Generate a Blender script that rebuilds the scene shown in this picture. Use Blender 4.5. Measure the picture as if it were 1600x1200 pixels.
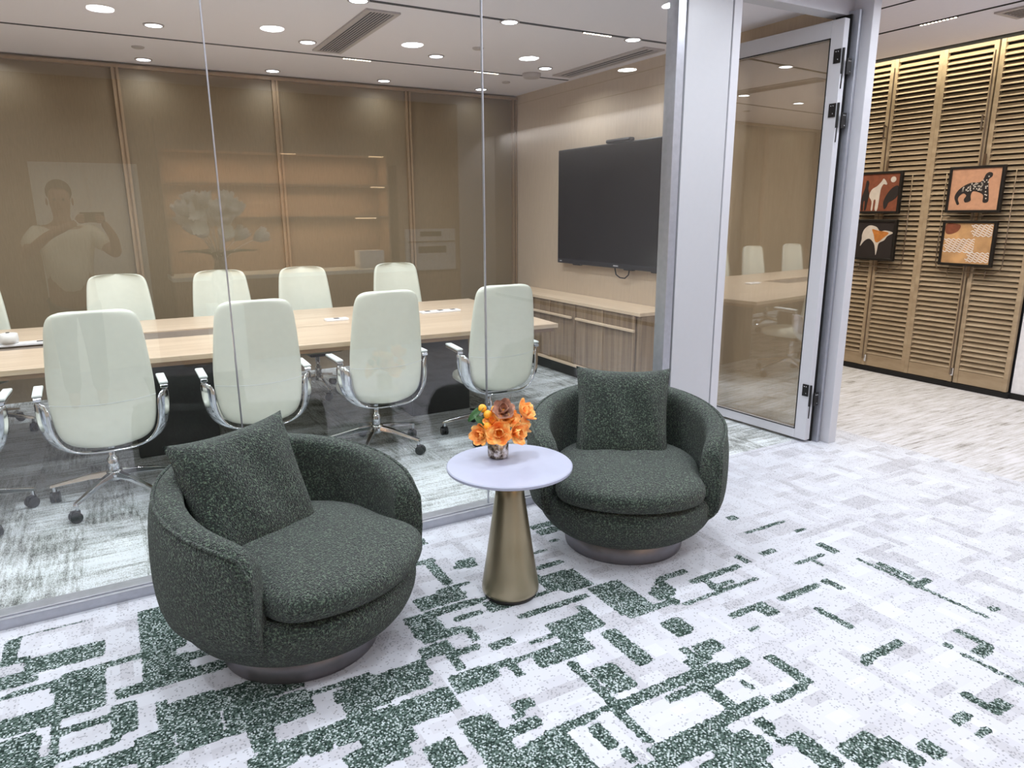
import bpy, bmesh, math, random
from mathutils import Vector, Matrix, Euler
random.seed(7)
PI = math.pi
for o in list(bpy.data.objects): bpy.data.objects.remove(o)
SC = bpy.context.scene
C = SC.collection

# ------------------------------------------------------------------ camera, world, exposure, lights
cam_d = bpy.data.cameras.new('camera'); cam = bpy.data.objects.new('camera', cam_d); C.objects.link(cam)
SC.camera = cam
cam_d.sensor_width = 36; cam_d.lens = 36 * 1104 / 1600; cam_d.clip_start = 0.05; cam_d.clip_end = 60
yaw, pitch, roll = math.radians(29.64), math.radians(13.65), math.radians(0.34)
fw = Vector((math.sin(yaw)*math.cos(pitch), math.cos(yaw)*math.cos(pitch), -math.sin(pitch)))
rt = Vector((math.cos(yaw), -math.sin(yaw), 0)); dn = fw.cross(rt)
rt2 = math.cos(roll)*rt + math.sin(roll)*dn; dn2 = -math.sin(roll)*rt + math.cos(roll)*dn
m = Matrix((rt2, -dn2, -fw)).transposed().to_4x4(); m.translation = (0, 0, 1.55)
cam.matrix_world = m

w = bpy.data.worlds.new('world'); SC.world = w; w.use_nodes = True
w.node_tree.nodes['Background'].inputs[0].default_value = (0.75, 0.82, 1.0, 1)
w.node_tree.nodes['Background'].inputs[1].default_value = 0.6
SC.view_settings.view_transform = 'Standard'; SC.view_settings.look = 'None'
SC.view_settings.gamma = 1.0; SC.view_settings.use_curve_mapping = False
SC.view_settings.exposure = 0.0
ROOM_W, LOBBY_W, CORR_W = 11.5, 14.5, 13.0
COOL = (0.90, 0.95, 1.0)
def lamp(loc, watts, size=0.16, color=COOL, spread=165, shape='DISK', sy=None, rot=(0, 0, 0)):
    d = bpy.data.lights.new('lamp_light', 'AREA'); d.shape = shape; d.size = size
    if sy: d.size_y = sy
    d.energy = watts; d.color = color; d.spread = math.radians(spread)
    o = bpy.data.objects.new('lamp_light', d); o.location = loc; o.rotation_euler = rot; C.objects.link(o)
    return o

CEIL, LCEIL = 2.78, 2.87
MEET_LIGHTS = [(x, y) for y in (4.45, 5.65, 6.88) for x in (-1.60, -0.56, 0.48, 1.50, 2.53, 3.57)]
LOBBY_LIGHTS = [(0.18 + 1.09*k, 0.49) for k in range(-2, 5)] + [(0.18 + 1.09*k, 2.35) for k in range(-2, 5)]  # front row is out of view; its rightmost lamp is added to brighten the jamb
for (x, y) in MEET_LIGHTS: lamp((x, y, CEIL-0.012), ROOM_W*(.12 if y > 6 else 1)*(.55 if x > 3 else 1.05), spread=150)
for (x, y) in LOBBY_LIGHTS: lamp((x, y, LCEIL-0.012), LOBBY_W)
lamp((6.36, 4.9, 2.93), 24, 0.05, (1.0, 0.95, 0.72), 170, 'RECTANGLE', 3.8, (0, 0, 0))           # cove strip above the louvres
lamp((6.36, -1.4, 2.93), 50, 0.05, (1.0, 0.93, 0.84), 170, 'RECTANGLE', 8.4, (0, 0, 0))          # the same cove over the white wall
for sz in (1.495, 1.845, 2.185): lamp((1.8, -2.12, sz-.02), 16, 2.2, (1.0, 0.80, 0.58), 170, 'RECTANGLE', .03)   # shelf strips in the kitchen niche
lamp((5.40, 3.28, LCEIL-0.02), CORR_W, 0.05, (1.0, 0.9, 0.75), 150, 'RECTANGLE', 0.3)
lamp((5.40, 4.6, LCEIL-0.02), CORR_W, 0.05, (1.0, 0.9, 0.75), 150, 'RECTANGLE', 0.3)
lamp((4.75, 5.6, LCEIL-0.02), CORR_W, 0.05, (1.0, 0.9, 0.75), 150, 'RECTANGLE', 0.3)

# ------------------------------------------------------------------ materials
def srgb(r, g, b):
    f = lambda c: (c/255/12.92) if c/255 <= 0.04045 else ((c/255+0.055)/1.055)**2.4
    return (f(r), f(g), f(b), 1)
class NT:
    def __init__(s, name):
        s.m = bpy.data.materials.new(name); s.m.use_nodes = True; s.t = s.m.node_tree
        s.b = s.t.nodes['Principled BSDF']; s.out = s.t.nodes['Material Output']; s._c = None
    def n(s, typ, **kw):
        nd = s.t.nodes.new(typ)
        for k, v in kw.items(): setattr(nd, k, v)
        return nd
    def l(s, a, b): s.t.links.new(a, b)
    def co(s):
        if not s._c: s._c = s.n('ShaderNodeTexCoord').outputs['Object']
        return s._c
    def mapped(s, scale, rot=(0, 0, 0), src=None):
        mp = s.n('ShaderNodeMapping'); mp.inputs['Scale'].default_value = scale; mp.inputs['Rotation'].default_value = rot
        s.l(src or s.co(), mp.inputs['Vector']); return mp.outputs[0]
    def noise(s, scale, detail=2, rough=.5, vec=None):
        nd = s.n('ShaderNodeTexNoise'); nd.inputs['Scale'].default_value = scale; nd.inputs['Detail'].default_value = detail
        nd.inputs['Roughness'].default_value = rough; s.l(vec or s.co(), nd.inputs['Vector']); return nd.outputs['Fac']
    def white(s, vec):
        nd = s.n('ShaderNodeTexWhiteNoise'); nd.noise_dimensions = '3D'; s.l(vec, nd.inputs['Vector']); return nd.outputs['Value']
    def snap(s, vec, inc):
        nd = s.n('ShaderNodeVectorMath', operation='SNAP'); s.l(vec, nd.inputs[0]); nd.inputs[1].default_value = inc; return nd.outputs[0]
    def math(s, op, a, b=None, c=None, clamp=False):
        nd = s.n('ShaderNodeMath', operation=op); nd.use_clamp = clamp
        for i, v in enumerate((a, b, c)):
            if v is None: continue
            if isinstance(v, (int, float)): nd.inputs[i].default_value = v
            else: s.l(v, nd.inputs[i])
        return nd.outputs[0]
    def ramp(s, fac, stops, interp='LINEAR'):
        nd = s.n('ShaderNodeValToRGB'); nd.color_ramp.interpolation = interp; e = nd.color_ramp.elements
        while len(e) < len(stops): e.new(0.5)
        for el, (p, c) in zip(e, stops): el.position = p; el.color = c
        s.l(fac, nd.inputs[0]); return nd.outputs[0]
    def mix(s, fac, a, b):
        nd = s.n('ShaderNodeMix', data_type='RGBA')
        for sock, v in ((nd.inputs[0], fac), (nd.inputs[6], a), (nd.inputs[7], b)):
            if isinstance(v, (int, float)): sock.default_value = v
            elif isinstance(v, tuple): sock.default_value = v
            else: s.l(v, sock)
        return nd.outputs[2]
    def bump(s, h, strength=.3, dist=.002):
        nd = s.n('ShaderNodeBump'); nd.inputs['Strength'].default_value = strength; nd.inputs['Distance'].default_value = dist
        s.l(h, nd.inputs['Height']); s.l(nd.outputs[0], s.b.inputs['Normal'])
    def col(s, c):
        if isinstance(c, tuple): s.b.inputs['Base Color'].default_value = c
        else: s.l(c, s.b.inputs['Base Color'])
    def set(s, rough=.5, metal=0, spec=.5):
        s.b.inputs['Roughness'].default_value = rough; s.b.inputs['Metallic'].default_value = metal
        s.b.inputs['Specular IOR Level'].default_value = spec; return s
M = {}
def plain(name, rgb, rough=.5, metal=0, spec=.5, nz=0.06, nscale=30):
    t = NT(name); c = srgb(*rgb)
    lo = tuple(max(0, v*(1-nz)) for v in c[:3])+(1,); hi = tuple(min(1, v*(1+nz)) for v in c[:3])+(1,)
    t.col(t.ramp(t.noise(nscale, 3), [(.3, lo), (.7, hi)])); t.set(rough, metal, spec); M[name] = t.m; return t
def emit(name, rgb, strength):
    t = NT(name); t.col((0.8, 0.8, 0.8, 1)); t.b.inputs['Emission Color'].default_value = srgb(*rgb); t.b.inputs['Emission Strength'].default_value = strength
    M[name] = t.m
plain('ceiling_paint', (226, 222, 228), .75, nz=.01)
plain('white_wall', (232, 232, 236), .7)
plain('aluminium', (176, 178, 186), .34, .75)
plain('light_metal', (192, 192, 198), .4, .05, nz=.01)
plain('column_paint', (182, 183, 188), .4, .05, nz=.01)
plain('chrome', (222, 225, 230), .10, 1.0, nz=.02)
plain('black_plastic', (18, 18, 20), .4)
plain('black_metal', (24, 22, 22), .45, .3)
plain('dark_gap', (14, 13, 13), .8)
plain('leather', (214, 217, 203), .36, 0, .45, nz=.02)
plain('armpad', (214, 220, 218), .4)
plain('table_white', (166, 170, 190), .38, 0, .5, nz=.01)
plain('plinth_metal', (128, 126, 132), .38, .7)
plain('tv_body', (30, 31, 34), .35)
plain('screen', (13, 11, 10), .16, 0, .35, nz=0)
plain('vent_metal', (176, 168, 166), .5, .1)
plain('dark_leg', (42, 40, 40), .5)
plain('tray_grey', (112, 100, 90), .45)
plain('batten', (150, 128, 102), .4, .2)
plain('appliance', (214, 212, 208), .35)
plain('shirt', (206, 200, 176), .8)
plain('skin', (150, 108, 86), .5)
plain('hair', (30, 24, 22), .7)
plain('trousers', (50, 50, 58), .8)
plain('soft_white', (236, 236, 226), .6)
plain('kitchen_wood', (176, 146, 120), .5)
plain('orange_fruit', (242, 168, 44), .5)
plain('leaf_green', (52, 92, 48), .45, nz=.3, nscale=60)
plain('twig', (90, 66, 44), .7)
plain('paper_white', (238, 238, 240), .5)
plain('frame_black', (14, 12, 12), .4)
plain('rack_metal', (128, 112, 96), .3, .9)
plain('art_rust', (128, 70, 46), .7, nz=.15)
plain('art_tan', (200, 150, 118), .7, nz=.08)
plain('art_cream', (206, 196, 184), .7)
plain('art_dark', (34, 26, 24), .7)
plain('art_orange', (190, 118, 50), .7, nz=.2)
plain('art_white', (236, 230, 224), .7)
plain('art_gold', (196, 152, 104), .7, nz=.25, nscale=9)
emit('lamp_glow', (235, 243, 255), 9.0); emit('led_glow', (255, 238, 214), 7.0); emit('warm_strip', (255, 214, 160), 5.0)

# brushed champagne cone
t = NT('champagne'); t.col(t.ramp(t.noise(3, 2), [(.35, srgb(150, 138, 112)), (.65, srgb(176, 164, 138))])); t.set(.32, .85); t.bump(t.noise(40, 2, vec=t.mapped((1, 1, .05))), .08, .001); M['champagne'] = t.m
# mercury glass vase
t = NT('mercury_glass'); t.col(t.ramp(t.noise(34, 4, .7), [(.40, srgb(66, 52, 42)), (.5, srgb(190, 176, 160)), (.62, srgb(245, 240, 236))])); t.set(.15, .8); M['mercury_glass'] = t.m
# petals
t = NT('petal'); t.col(t.ramp(t.noise(28, 3, .6), [(.33, srgb(236, 120, 56)), (.48, srgb(250, 168, 84)), (.64, srgb(255, 218, 140))])); t.set(.55); t.b.inputs['Subsurface Weight'].default_value = .0; M['petal'] = t.m
t = NT('dusk_petal'); t.col(t.ramp(t.noise(30, 3), [(.35, srgb(112, 74, 62)), (.65, srgb(206, 156, 132))])); t.set(.6); M['dusk_petal'] = t.m
# glass: transparent + mirror by angle, same for every kind of ray
def glass(name, r0, tint):
    t = NT(name); t.t.nodes.remove(t.b)
    g = t.n('ShaderNodeNewGeometry'); d = t.n('ShaderNodeVectorMath', operation='DOT_PRODUCT'); t.l(g.outputs['Normal'], d.inputs[0]); t.l(g.outputs['Incoming'], d.inputs[1])
    a = t.math('ABSOLUTE', d.outputs['Value']); p = t.math('POWER', t.math('SUBTRACT', 1.0, a), 5.0)
    f = t.math('ADD', r0, t.math('MULTIPLY', p, 1-r0), clamp=True)
    tr = t.n('ShaderNodeBsdfTransparent'); tr.inputs[0].default_value = tint
    gl = t.n('ShaderNodeBsdfGlossy'); gl.inputs['Roughness'].default_value = 0.0; gl.inputs[0].default_value = (1, 1, 1, 1)
    mx = t.n('ShaderNodeMixShader'); t.l(f, mx.inputs[0]); t.l(tr.outputs[0], mx.inputs[1]); t.l(gl.outputs[0], mx.inputs[2]); t.l(mx.outputs[0], t.out.inputs['Surface'])
    M[name] = t.m
glass('partition_glass', .048, (.985, .992, .988, 1))
glass('door_glass', .20, (.97, .95, .91, 1))
# boucle upholstery
t = NT('boucle')
nf = t.noise(150, 3, .65); nb = t.noise(9, 2)
v = t.n('ShaderNodeTexVoronoi'); v.inputs['Scale'].default_value = 260; t.l(t.co(), v.inputs['Vector'])
c1 = t.ramp(nf, [(.38, srgb(8, 16, 14)), (.52, srgb(33, 48, 41)), (.65, srgb(112, 134, 112))])
t.col(t.mix(t.math('MULTIPLY', nb, .25), c1, srgb(44, 58, 50))); t.set(.95, 0, .15)
t.b.inputs['Sheen Weight'].default_value = .25; t.b.inputs['Sheen Roughness'].default_value = .5
t.bump(t.math('ADD', nf, t.math('MULTIPLY', v.outputs['Distance'], -.8)), 1.0, .010); M['boucle'] = t.m
# wall panels, textile-like
t = NT('wall_panel'); a = t.noise(1.0, 3, .6, t.mapped((160, 160, 12))); t.col(t.ramp(a, [(.25, srgb(121, 106, 83)), (.75, srgb(131, 116, 92))])); t.set(.5); M['wall_panel'] = t.m
t = NT('beige_wall'); a = t.noise(1.0, 3, .6, t.mapped((50, 50, 6))); t.col(t.ramp(a, [(.3, srgb(188, 170, 148)), (.7, srgb(197, 179, 157))])); t.set(.55); M['beige_wall'] = t.m
def wood(name, lo, hi, sc, rough=.45):
    t = NT(name); a = t.noise(1.0, 4, .6, t.mapped(sc)); t.col(t.ramp(a, [(.3, srgb(*lo)), (.7, srgb(*hi))])); t.set(rough); t.bump(a, .1, .001); M[name] = t.m
wood('table_wood', (186, 164, 140), (206, 186, 162), (1.2, 26, 26), .35)
wood('table_edge', (136, 110, 90), (156, 130, 108), (1.2, 26, 26), .4)
wood('cabinet_wood', (112, 92, 72), (158, 136, 110), (20, 20, 1.0))
wood('cabinet_top', (204, 180, 152), (222, 200, 172), (22, 1.2, 22))
wood('louvre_wood', (150, 130, 104), (184, 164, 136), (10, 2.0, 10), .42)
# carpets
def carpet(name):
    t = NT(name)
    weave = t.white(t.snap(t.co(), (.0035, .009, 1))); 
    p1 = t.white(t.snap(t.co(), (.25, 1.0, 1)))
    st = t.noise(1.0, 3, .6, t.mapped((55, 5, 1))); st2 = t.noise(1.0, 3, .6, t.mapped((4, 45, 1))); big = t.noise(1.1, 3)
    blk = t.noise(1.0, 1, .5, t.snap(t.mapped((3, 9, 1)), (.35, .35, 1)))
    return t, weave, p1, st, st2, big, blk
t, weave, p1, st, st2, big, blk = carpet('room_carpet')
f = t.math('ADD', t.math('MULTIPLY', t.mix(t.math('GREATER_THAN', p1, .5), st, st2), .55), t.math('MULTIPLY', blk, .35))
f = t.math('ADD', f, t.math('MULTIPLY', weave, .16)); f = t.math('ADD', f, t.math('MULTIPLY', big, .22)); f = t.math('ADD', f, t.math('MULTIPLY', p1, .07))
t.col(t.ramp(f, [(.48, srgb(92, 94, 92)), (.61, srgb(156, 160, 158)), (.77, srgb(210, 216, 220))])); t.set(.95, 0, .1); t.bump(weave, .3, .002); M['room_carpet'] = t.m
t, weave, p1, st, st2, big, blk = carpet('corridor_carpet')
f = t.math('ADD', t.math('MULTIPLY', st2, .8), t.math('MULTIPLY', blk, .25)); f = t.math('ADD', f, t.math('MULTIPLY', weave, .10))
t.col(t.ramp(f, [(.38, srgb(134, 130, 126)), (.5, srgb(180, 178, 179)), (.7, srgb(202, 202, 208))])); t.set(.95, 0, .1); t.bump(weave, .3, .002); M['corridor_carpet'] = t.m
# lobby carpet: woven green blocks stored on the mesh, ragged edge and loops from noise
t, weave, p1, st, st2, big, blk = carpet('lobby_carpet')
at = t.n('ShaderNodeAttribute', attribute_name='green'); at.attribute_type = 'GEOMETRY'
fine = t.noise(48, 4, .75); loops = t.white(t.snap(t.co(), (.005, .005, 1)))
g = t.math('ADD', at.outputs['Fac'], t.math('MULTIPLY', t.math('SUBTRACT', fine, .5), 1.9))
mask = t.math('GREATER_THAN', g, .5)
# stray faint greyer blocks woven into the pale ground
b1 = t.noise(1.0, 1, .5, t.snap(t.mapped((5, 11, 1)), (.5, .5, 1))); b2 = t.noise(1.0, 1, .5, t.snap(t.mapped((12, 4, 1)), (.5, .5, 1)))
pb = t.math('MAXIMUM', b1, b2)
speck = t.math('GREATER_THAN', t.math('ADD', loops, t.math('MULTIPLY', pb, .55)), 1.22)
ground = t.ramp(pb, [(.42, srgb(198, 201, 209)), (.60, srgb(187, 188, 196)), (.7, srgb(174, 174, 181))])
ground = t.mix(t.math('MULTIPLY', speck, .55), ground, srgb(112, 114, 118))
lo = t.math('ADD', t.math('MULTIPLY', loops, .75), t.math('MULTIPLY', t.noise(22, 2), .45))
green = t.ramp(lo, [(.3, srgb(30, 42, 38)), (.58, srgb(70, 86, 80)), (.78, srgb(98, 114, 109)), (.9, srgb(176, 186, 188))])
t.col(t.mix(mask, ground, green)); t.set(.95, 0, .1); t.bump(loops, .35, .002); M['lobby_carpet'] = t.m

# ------------------------------------------------------------------ mesh helpers
def B(): return bmesh.new()
def box(bm, x0, y0, z0, x1, y1, z1, mat=None):
    vs = [bm.verts.new(p) for p in ((x0,y0,z0),(x1,y0,z0),(x1,y1,z0),(x0,y1,z0),(x0,y0,z1),(x1,y0,z1),(x1,y1,z1),(x0,y1,z1))]
    if mat: 
        for v in vs: v.co = mat @ v.co
    for f in ((0,3,2,1),(4,5,6,7),(0,1,5,4),(1,2,6,5),(2,3,7,6),(3,0,4,7)): bm.faces.new([vs[i] for i in f])
    return bm
def prism(bm, pts, z0, z1):
    a = [bm.verts.new((x, y, z0)) for x, y in pts]; b = [bm.verts.new((x, y, z1)) for x, y in pts]; n = len(pts)
    bm.faces.new(a[::-1]); bm.faces.new(b)
    for i in range(n): bm.faces.new((a[i], a[(i+1)%n], b[(i+1)%n], b[i]))
    return bm
def lathe(bm, prof, n=40, c=(0, 0), cap=True):
    rings = []
    for r, z in prof: rings.append([bm.verts.new((c[0]+r*math.cos(2*PI*i/n), c[1]+r*math.sin(2*PI*i/n), z)) for i in range(n)])
    for a, b in zip(rings, rings[1:]):
        for i in range(n): bm.faces.new((a[i], a[(i+1)%n], b[(i+1)%n], b[i]))
    if cap: bm.faces.new(rings[0][::-1]); bm.faces.new(rings[-1])
    return bm
def loft(bm, rings, closed=True, caps=True):
    R = [[bm.verts.new(p) for p in r] for r in rings]; n = len(R[0])
    for a, b in zip(R, R[1:]):
        for i in range(n if closed else n-1): bm.faces.new((a[i], a[(i+1)%n], b[(i+1)%n], b[i]))
    if caps and closed: bm.faces.new(R[0][::-1]); bm.faces.new(R[-1])
    return bm
def tube(bm, pts, r, n=8, closed=False):
    pts = [Vector(p) for p in pts]; rings = []; N = len(pts); up = None
    for i, p in enumerate(pts):
        if closed: d = pts[(i+1)%N]-pts[i-1]
        else: d = pts[min(i+1, N-1)]-pts[max(i-1, 0)]
        d.normalize()
        if up is None: up = Vector((0, 0, 1)) if abs(d.z) < .9 else Vector((1, 0, 0))
        s = d.cross(up).normalized(); up = s.cross(d).normalized(); rr = r[i] if isinstance(r, (list, tuple)) else r
        rings.append([p + s*rr*math.cos(2*PI*k/n) + up*rr*math.sin(2*PI*k/n) for k in range(n)])
    if closed: rings.append(rings[0]); loft(bm, rings, True, False); bmesh.ops.remove_doubles(bm, verts=bm.verts, dist=1e-5)
    else: loft(bm, rings)
    return bm
def sphere(bm, c, r, u=16, v=10, sc=(1, 1, 1)):
    mt = Matrix.Translation(c) @ Matrix.Diagonal((sc[0]*r, sc[1]*r, sc[2]*r, 1)); bmesh.ops.create_uvsphere(bm, u_segments=u, v_segments=v, radius=1, matrix=mt); return bm
def obj(name, bm, mat, parent=None, smooth=False, bevel=0, sub=0, loc=None):
    bmesh.ops.recalc_face_normals(bm, faces=bm.faces)
    me = bpy.data.meshes.new(name); bm.to_mesh(me); bm.free(); me.materials.append(M[mat])
    o = bpy.data.objects.new(name, me); C.objects.link(o)
    if parent: o.parent = parent
    if loc: o.location = loc
    if smooth:
        for p in me.polygons: p.use_smooth = True
    if bevel:
        b = o.modifiers.new('bevel', 'BEVEL'); b.width = bevel; b.segments = 2; b.limit_method = 'ANGLE'
    if sub:
        s = o.modifiers.new('subsurf', 'SUBSURF'); s.levels = s.render_levels = sub
    return o
def tag(o, label, cat, group=None):
    o['label'] = label; o['category'] = cat
    if group: o['group'] = group
    return o
def thing(name, label, cat, loc=(0, 0, 0), rz=0, group=None):
    o = bpy.data.objects.new(name, None); C.objects.link(o); o.location = loc; o.rotation_euler = (0, 0, rz); o.empty_display_size = .1
    return tag(o, label, cat, group)
def struct(name, bm, mat, **k):
    o = obj(name, bm, mat, **k)
    if not k.get('parent'): o['kind'] = 'structure'
    return o
def copy_tree(o, parent=None):
    c = o.copy(); C.objects.link(c); c.parent = parent
    for ch in o.children: copy_tree(ch, c)
    return c
# ------------------------------------------------------------------ carpets / floors
CARPET_BLOCKS = [(1,-412,2699,-157,2810),(1,-305,2385,-159,2654),(1,-448,2221,-341,2339),(1,-34,2487,95,2946),(1,-143,2415,210,2461),(1,26,2048,147,2297),(1,114,2176,289,2291),(1,239,2103,532,2130),(1,439,1794,647,2006),(1,238,1852,526,1901),(1,497,1953,792,2080),(1,-463,2378,-288,2476),(1,440,1706,630,1840),(1,225,1831,423,2213),(1,860,1422,1064,1556),(1,1141,1260,1419,1318),(1,1063,1297,1192,1325),(1,1312,1161,1549,1274),(1,644,1800,839,1913),(1,-400,2192,-254,2213),(1,-232,2096,-37,2116),(1,609,1997,826,2103),(1,-321,2555,-188,2629),(1,-490,2654,-364,2732),(1,-414,2698,-160,2812),(1,-302,2430,-161,2656),(1,-446,2983,-211,3003),(1,-487,2824,-435,2984),(1,-504,2802,-400,2838),(1,-55,2459,96,2960),(1,-143,2406,216,2444),(1,-179,2613,16,2652),(1,-440,2597,-159,2623),(0,-388,2683,-261,2697),(1,-483,2585,-307,2608),(1,-467,2412,-287,2462),(1,-456,2305,-346,2358),(1,-313,2164,-290,2608),(1,-302,2295,-124,2333),(1,-144,2209,-74,2378),(1,-306,2175,-120,2209),(1,-311,2068,-39,2134),(1,-91,2014,11,2175),(1,-31,2159,16,2326),(1,12,2135,131,2287),(1,16,2032,249,2069),(1,160,2065,289,2291),(1,66,2265,289,2291),(0,56,2393,190,2402),(0,-157,2500,-54,2551),(0,-287,2368,-165,2372),(1,40,2518,253,2560),(0,63,2580,182,2616),(1,-424,2166,-297,2227),(1,-448,2221,-402,2343),(1,-255,2068,-180,2111),(1,207,1928,332,2266),(1,293,2098,530,2122),(1,486,1951,800,2086),(1,627,2083,839,2106),(1,463,1810,703,1918),(1,443,1684,625,1827),(1,663,1848,825,1921),(1,189,1831,419,1914),(1,371,1863,510,1918),(0,388,1785,504,1828),(0,325,1808,355,1854),(0,289,1939,500,2007),(0,308,2145,514,2140),(0,581,1925,751,1943),(1,905,2321,1174,2374),(1,845,2207,981,2375),(1,868,2170,1042,2222),(1,824,2083,944,2157),(1,897,2056,1033,2088),(1,1065,2009,1165,2064),(1,849,1857,987,1967),(1,927,1869,1028,1912),(1,901,1973,933,2091),(1,784,1482,849,1748),(1,849,1503,904,1732),(1,651,1571,750,1702),(1,606,1743,665,1795),(1,1177,2242,1354,2327),(1,1090,2420,1165,2445),(1,964,1914,1103,1946),(1,1025,2255,1152,2285),(1,1027,2101,1067,2206),(1,540,2055,634,2131),(1,1316,1932,1511,2065),(1,1159,1840,1400,1939),(1,1083,1911,1328,1940),(0,1234,1898,1264,1904),(1,1202,1975,1309,1998),(1,1467,1672,1535,1909),(1,1305,1601,1402,1746),(1,1248,1553,1288,1827),(1,1243,1379,1277,1555),(1,1258,1524,1406,1579),(1,1167,1551,1276,1579),(1,1405,1524,1662,1574),(1,1578,1481,1719,1562),(1,1425,1476,1564,1511),(1,1666,1492,1820,1532),(1,1701,1606,1816,1673),(1,1607,1580,1726,1623),(1,1650,1606,1690,1684),(1,1706,1735,1771,1841),(1,1256,2141,1582,2173),(1,1493,1944,1527,2105),(1,1485,1951,1528,2110),(1,1562,1363,1617,1507),(1,1699,1382,1725,1456),(1,1884,1995,1939,2097),(1,1221,1311,1714,1360),(1,1168,1272,1478,1298),(0,1319,1280,1433,1276),(1,1339,1258,1425,1298),(1,901,1603,1021,1646),(1,976,1693,1046,1737),(1,944,1659,1001,1692),(1,923,1346,1068,1562),(1,1006,1536,1192,1570),(1,1131,1411,1169,1531),(1,1145,1337,1185,1403),(0,1313,1235,1392,1259),(1,1059,1839,1094,1918),(1,1427,1110,1497,1309),(1,1535,1174,1566,1233),(1,1964,1621,2030,1652),(1,1616,1959,1773,2206),(1,1515,2216,1659,2370),(1,1818,1980,1907,2049),(1,1624,1921,1892,1961),(1,1844,1916,1876,2073),(1,2078,1887,2112,2024),(1,2057,1921,2199,1951),(1,1871,1886,2308,1916),(1,1908,2093,2083,2123),(1,2024,2006,2331,2034),(1,1980,1727,2143,1757),(1,2104,1666,2173,1762),(1,2241,1715,2483,1747),(1,2299,1455,2333,1609),(1,2821,1227,2849,1798),(1,2867,1546,2895,1731),(1,2530,1644,2560,1708),(1,2815,1494,2935,1534),(1,2548,1886,2753,1918),(1,2633,1820,2663,1905),(1,2789,1881,2834,1982),(1,2483,2023,2586,2058),(1,2604,2222,2885,2250),(1,2824,2112,2894,2142),(1,2366,2018,2406,2101),(1,2655,2381,2718,2421),(1,1968,1625,2031,1652),(1,1694,1748,1799,1844),(1,2510,1708,2562,1748),(1,2904,1232,2945,1272),(1,2181,1286,2402,1320),(1,2146,1277,2193,1317),(1,2620,1109,2658,1248),(1,2555,1100,2630,1150),(1,2498,943,2524,1160),(1,2279,933,2307,1039),(1,2272,917,2374,967),(1,2120,944,2213,984),(1,2129,884,2199,916),(1,1710,971,1863,1092),(1,1827,945,1898,1032),(1,1842,916,1906,968),(1,1930,900,1990,971),(1,1616,1025,1686,1193),(1,1880,1310,1920,1503),(1,1721,1296,1873,1341),(1,1588,1220,1636,1289),(1,1587,1159,1608,1240),(1,2295,1449,2331,1619),(1,2239,1722,2416,1750),(1,2502,1191,2537,1228),(1,2898,1232,2933,1268),(1,940,2387,1156,2493),(1,1052,2489,1217,2514),(1,1087,2425,1163,2451),(1,1105,2529,1155,2756),(1,1044,2751,1164,2783),(1,1194,2630,1263,2666),(1,1250,2608,1317,2668),(1,1225,2668,1326,2698),(1,1463,2263,1622,2389),(1,1502,2432,1664,2472),(1,1710,2801,1871,2851),(1,1718,2727,1837,2786),(1,1714,2636,1773,2660),(1,1578,2575,1664,2605),(1,1476,2259,1506,2431),(1,1380,2249,1502,2277),(1,1177,2334,1288,2358),(1,1126,2930,1202,2994)]

def lobby_floor():
    bm = B(); s = .0125; X0, X1, Y0, Y1 = -.6, 4.4, .85, 3.06
    nx = round((X1-X0)/s); ny = round((Y1-Y0)/s)
    rnd = random.Random(3)
    val = [[0.0]*(nx+1) for _ in range(ny+1)]
    # base of green density spread toward the near left, and bare to the right
    for op, a, b, c, d in CARPET_BLOCKS:
        x0, y0, x1, y1 = a/1000, b/1000, c/1000, d/1000
        i0 = max(0, round((x0-X0)/s)); i1 = min(nx, round((x1-X0)/s)); j0 = max(0, round((y0-Y0)/s)); j1 = min(ny, round((y1-Y0)/s))
        for j in range(j0, max(j1, j0+1)+0):
            for i in range(i0, max(i1, i0+1)+0):
                if j <= ny and i <= nx:
                    val[j][i] = (1.0 if op else 0.0)
    lay = bm.verts.layers.float.new('green')
    src = val; val = [[0.0]*(nx+1) for _ in range(ny+1)]
    cum = [[0.0]*(nx+2) for _ in range(ny+2)]
    for j in range(ny+1):
        row = 0.0
        for i in range(nx+1): row += src[j][i]; cum[j+1][i+1] = cum[j][i+1]+row
    for j in range(ny+1):
        for i in range(nx+1):
            a0, a1, b0, b1 = max(0, i-2), min(nx, i+2), max(0, j-1), min(ny, j+1)
            mean = (cum[b1+1][a1+1]-cum[b0][a1+1]-cum[b1+1][a0]+cum[b0][a0])/((a1-a0+1)*(b1-b0+1))
            val[j][i] = .5*src[j][i]+.5*mean
    vs = [[bm.verts.new((X0+i*s, Y0+j*s, 0)) for i in range(nx+1)] for j in range(ny+1)]
    for j in range(ny+1):
        for i in range(nx+1): vs[j][i][lay] = val[j][i]
    for j in range(ny):
        for i in range(nx): bm.faces.new((vs[j][i], vs[j][i+1], vs[j+1][i+1], vs[j+1][i]))
    for (a, b, c, d) in ((-3, -5.8, 6.5, Y0), (-3, Y0, X0, Y1), (-3, Y1, 4.5, 3.1), (X1, Y0, 4.5, Y1), (4.5, Y0, 6.5, 1.9)):
        q = [bm.verts.new((x, y, 0)) for x, y in ((a, b), (c, b), (c, d), (a, d))]; bm.faces.new(q)
    return bm
struct('floor', lobby_floor(), 'lobby_carpet')
struct('floor_meeting_room', box(B(), -3, 3.1, -.05, 4.12, 7.2, 0.0), 'room_carpet')
bm = B(); q = [bm.verts.new(p) for p in ((4.5, 1.9, 0.0), (6.5, 1.9, 0.0), (6.5, 7.2, 0.0), (4.12, 7.2, 0), (4.12, 3.1, 0), (4.5, 3.1, 0))]; bm.faces.new(q)
struct('floor_corridor', bm, 'corridor_carpet')

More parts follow.
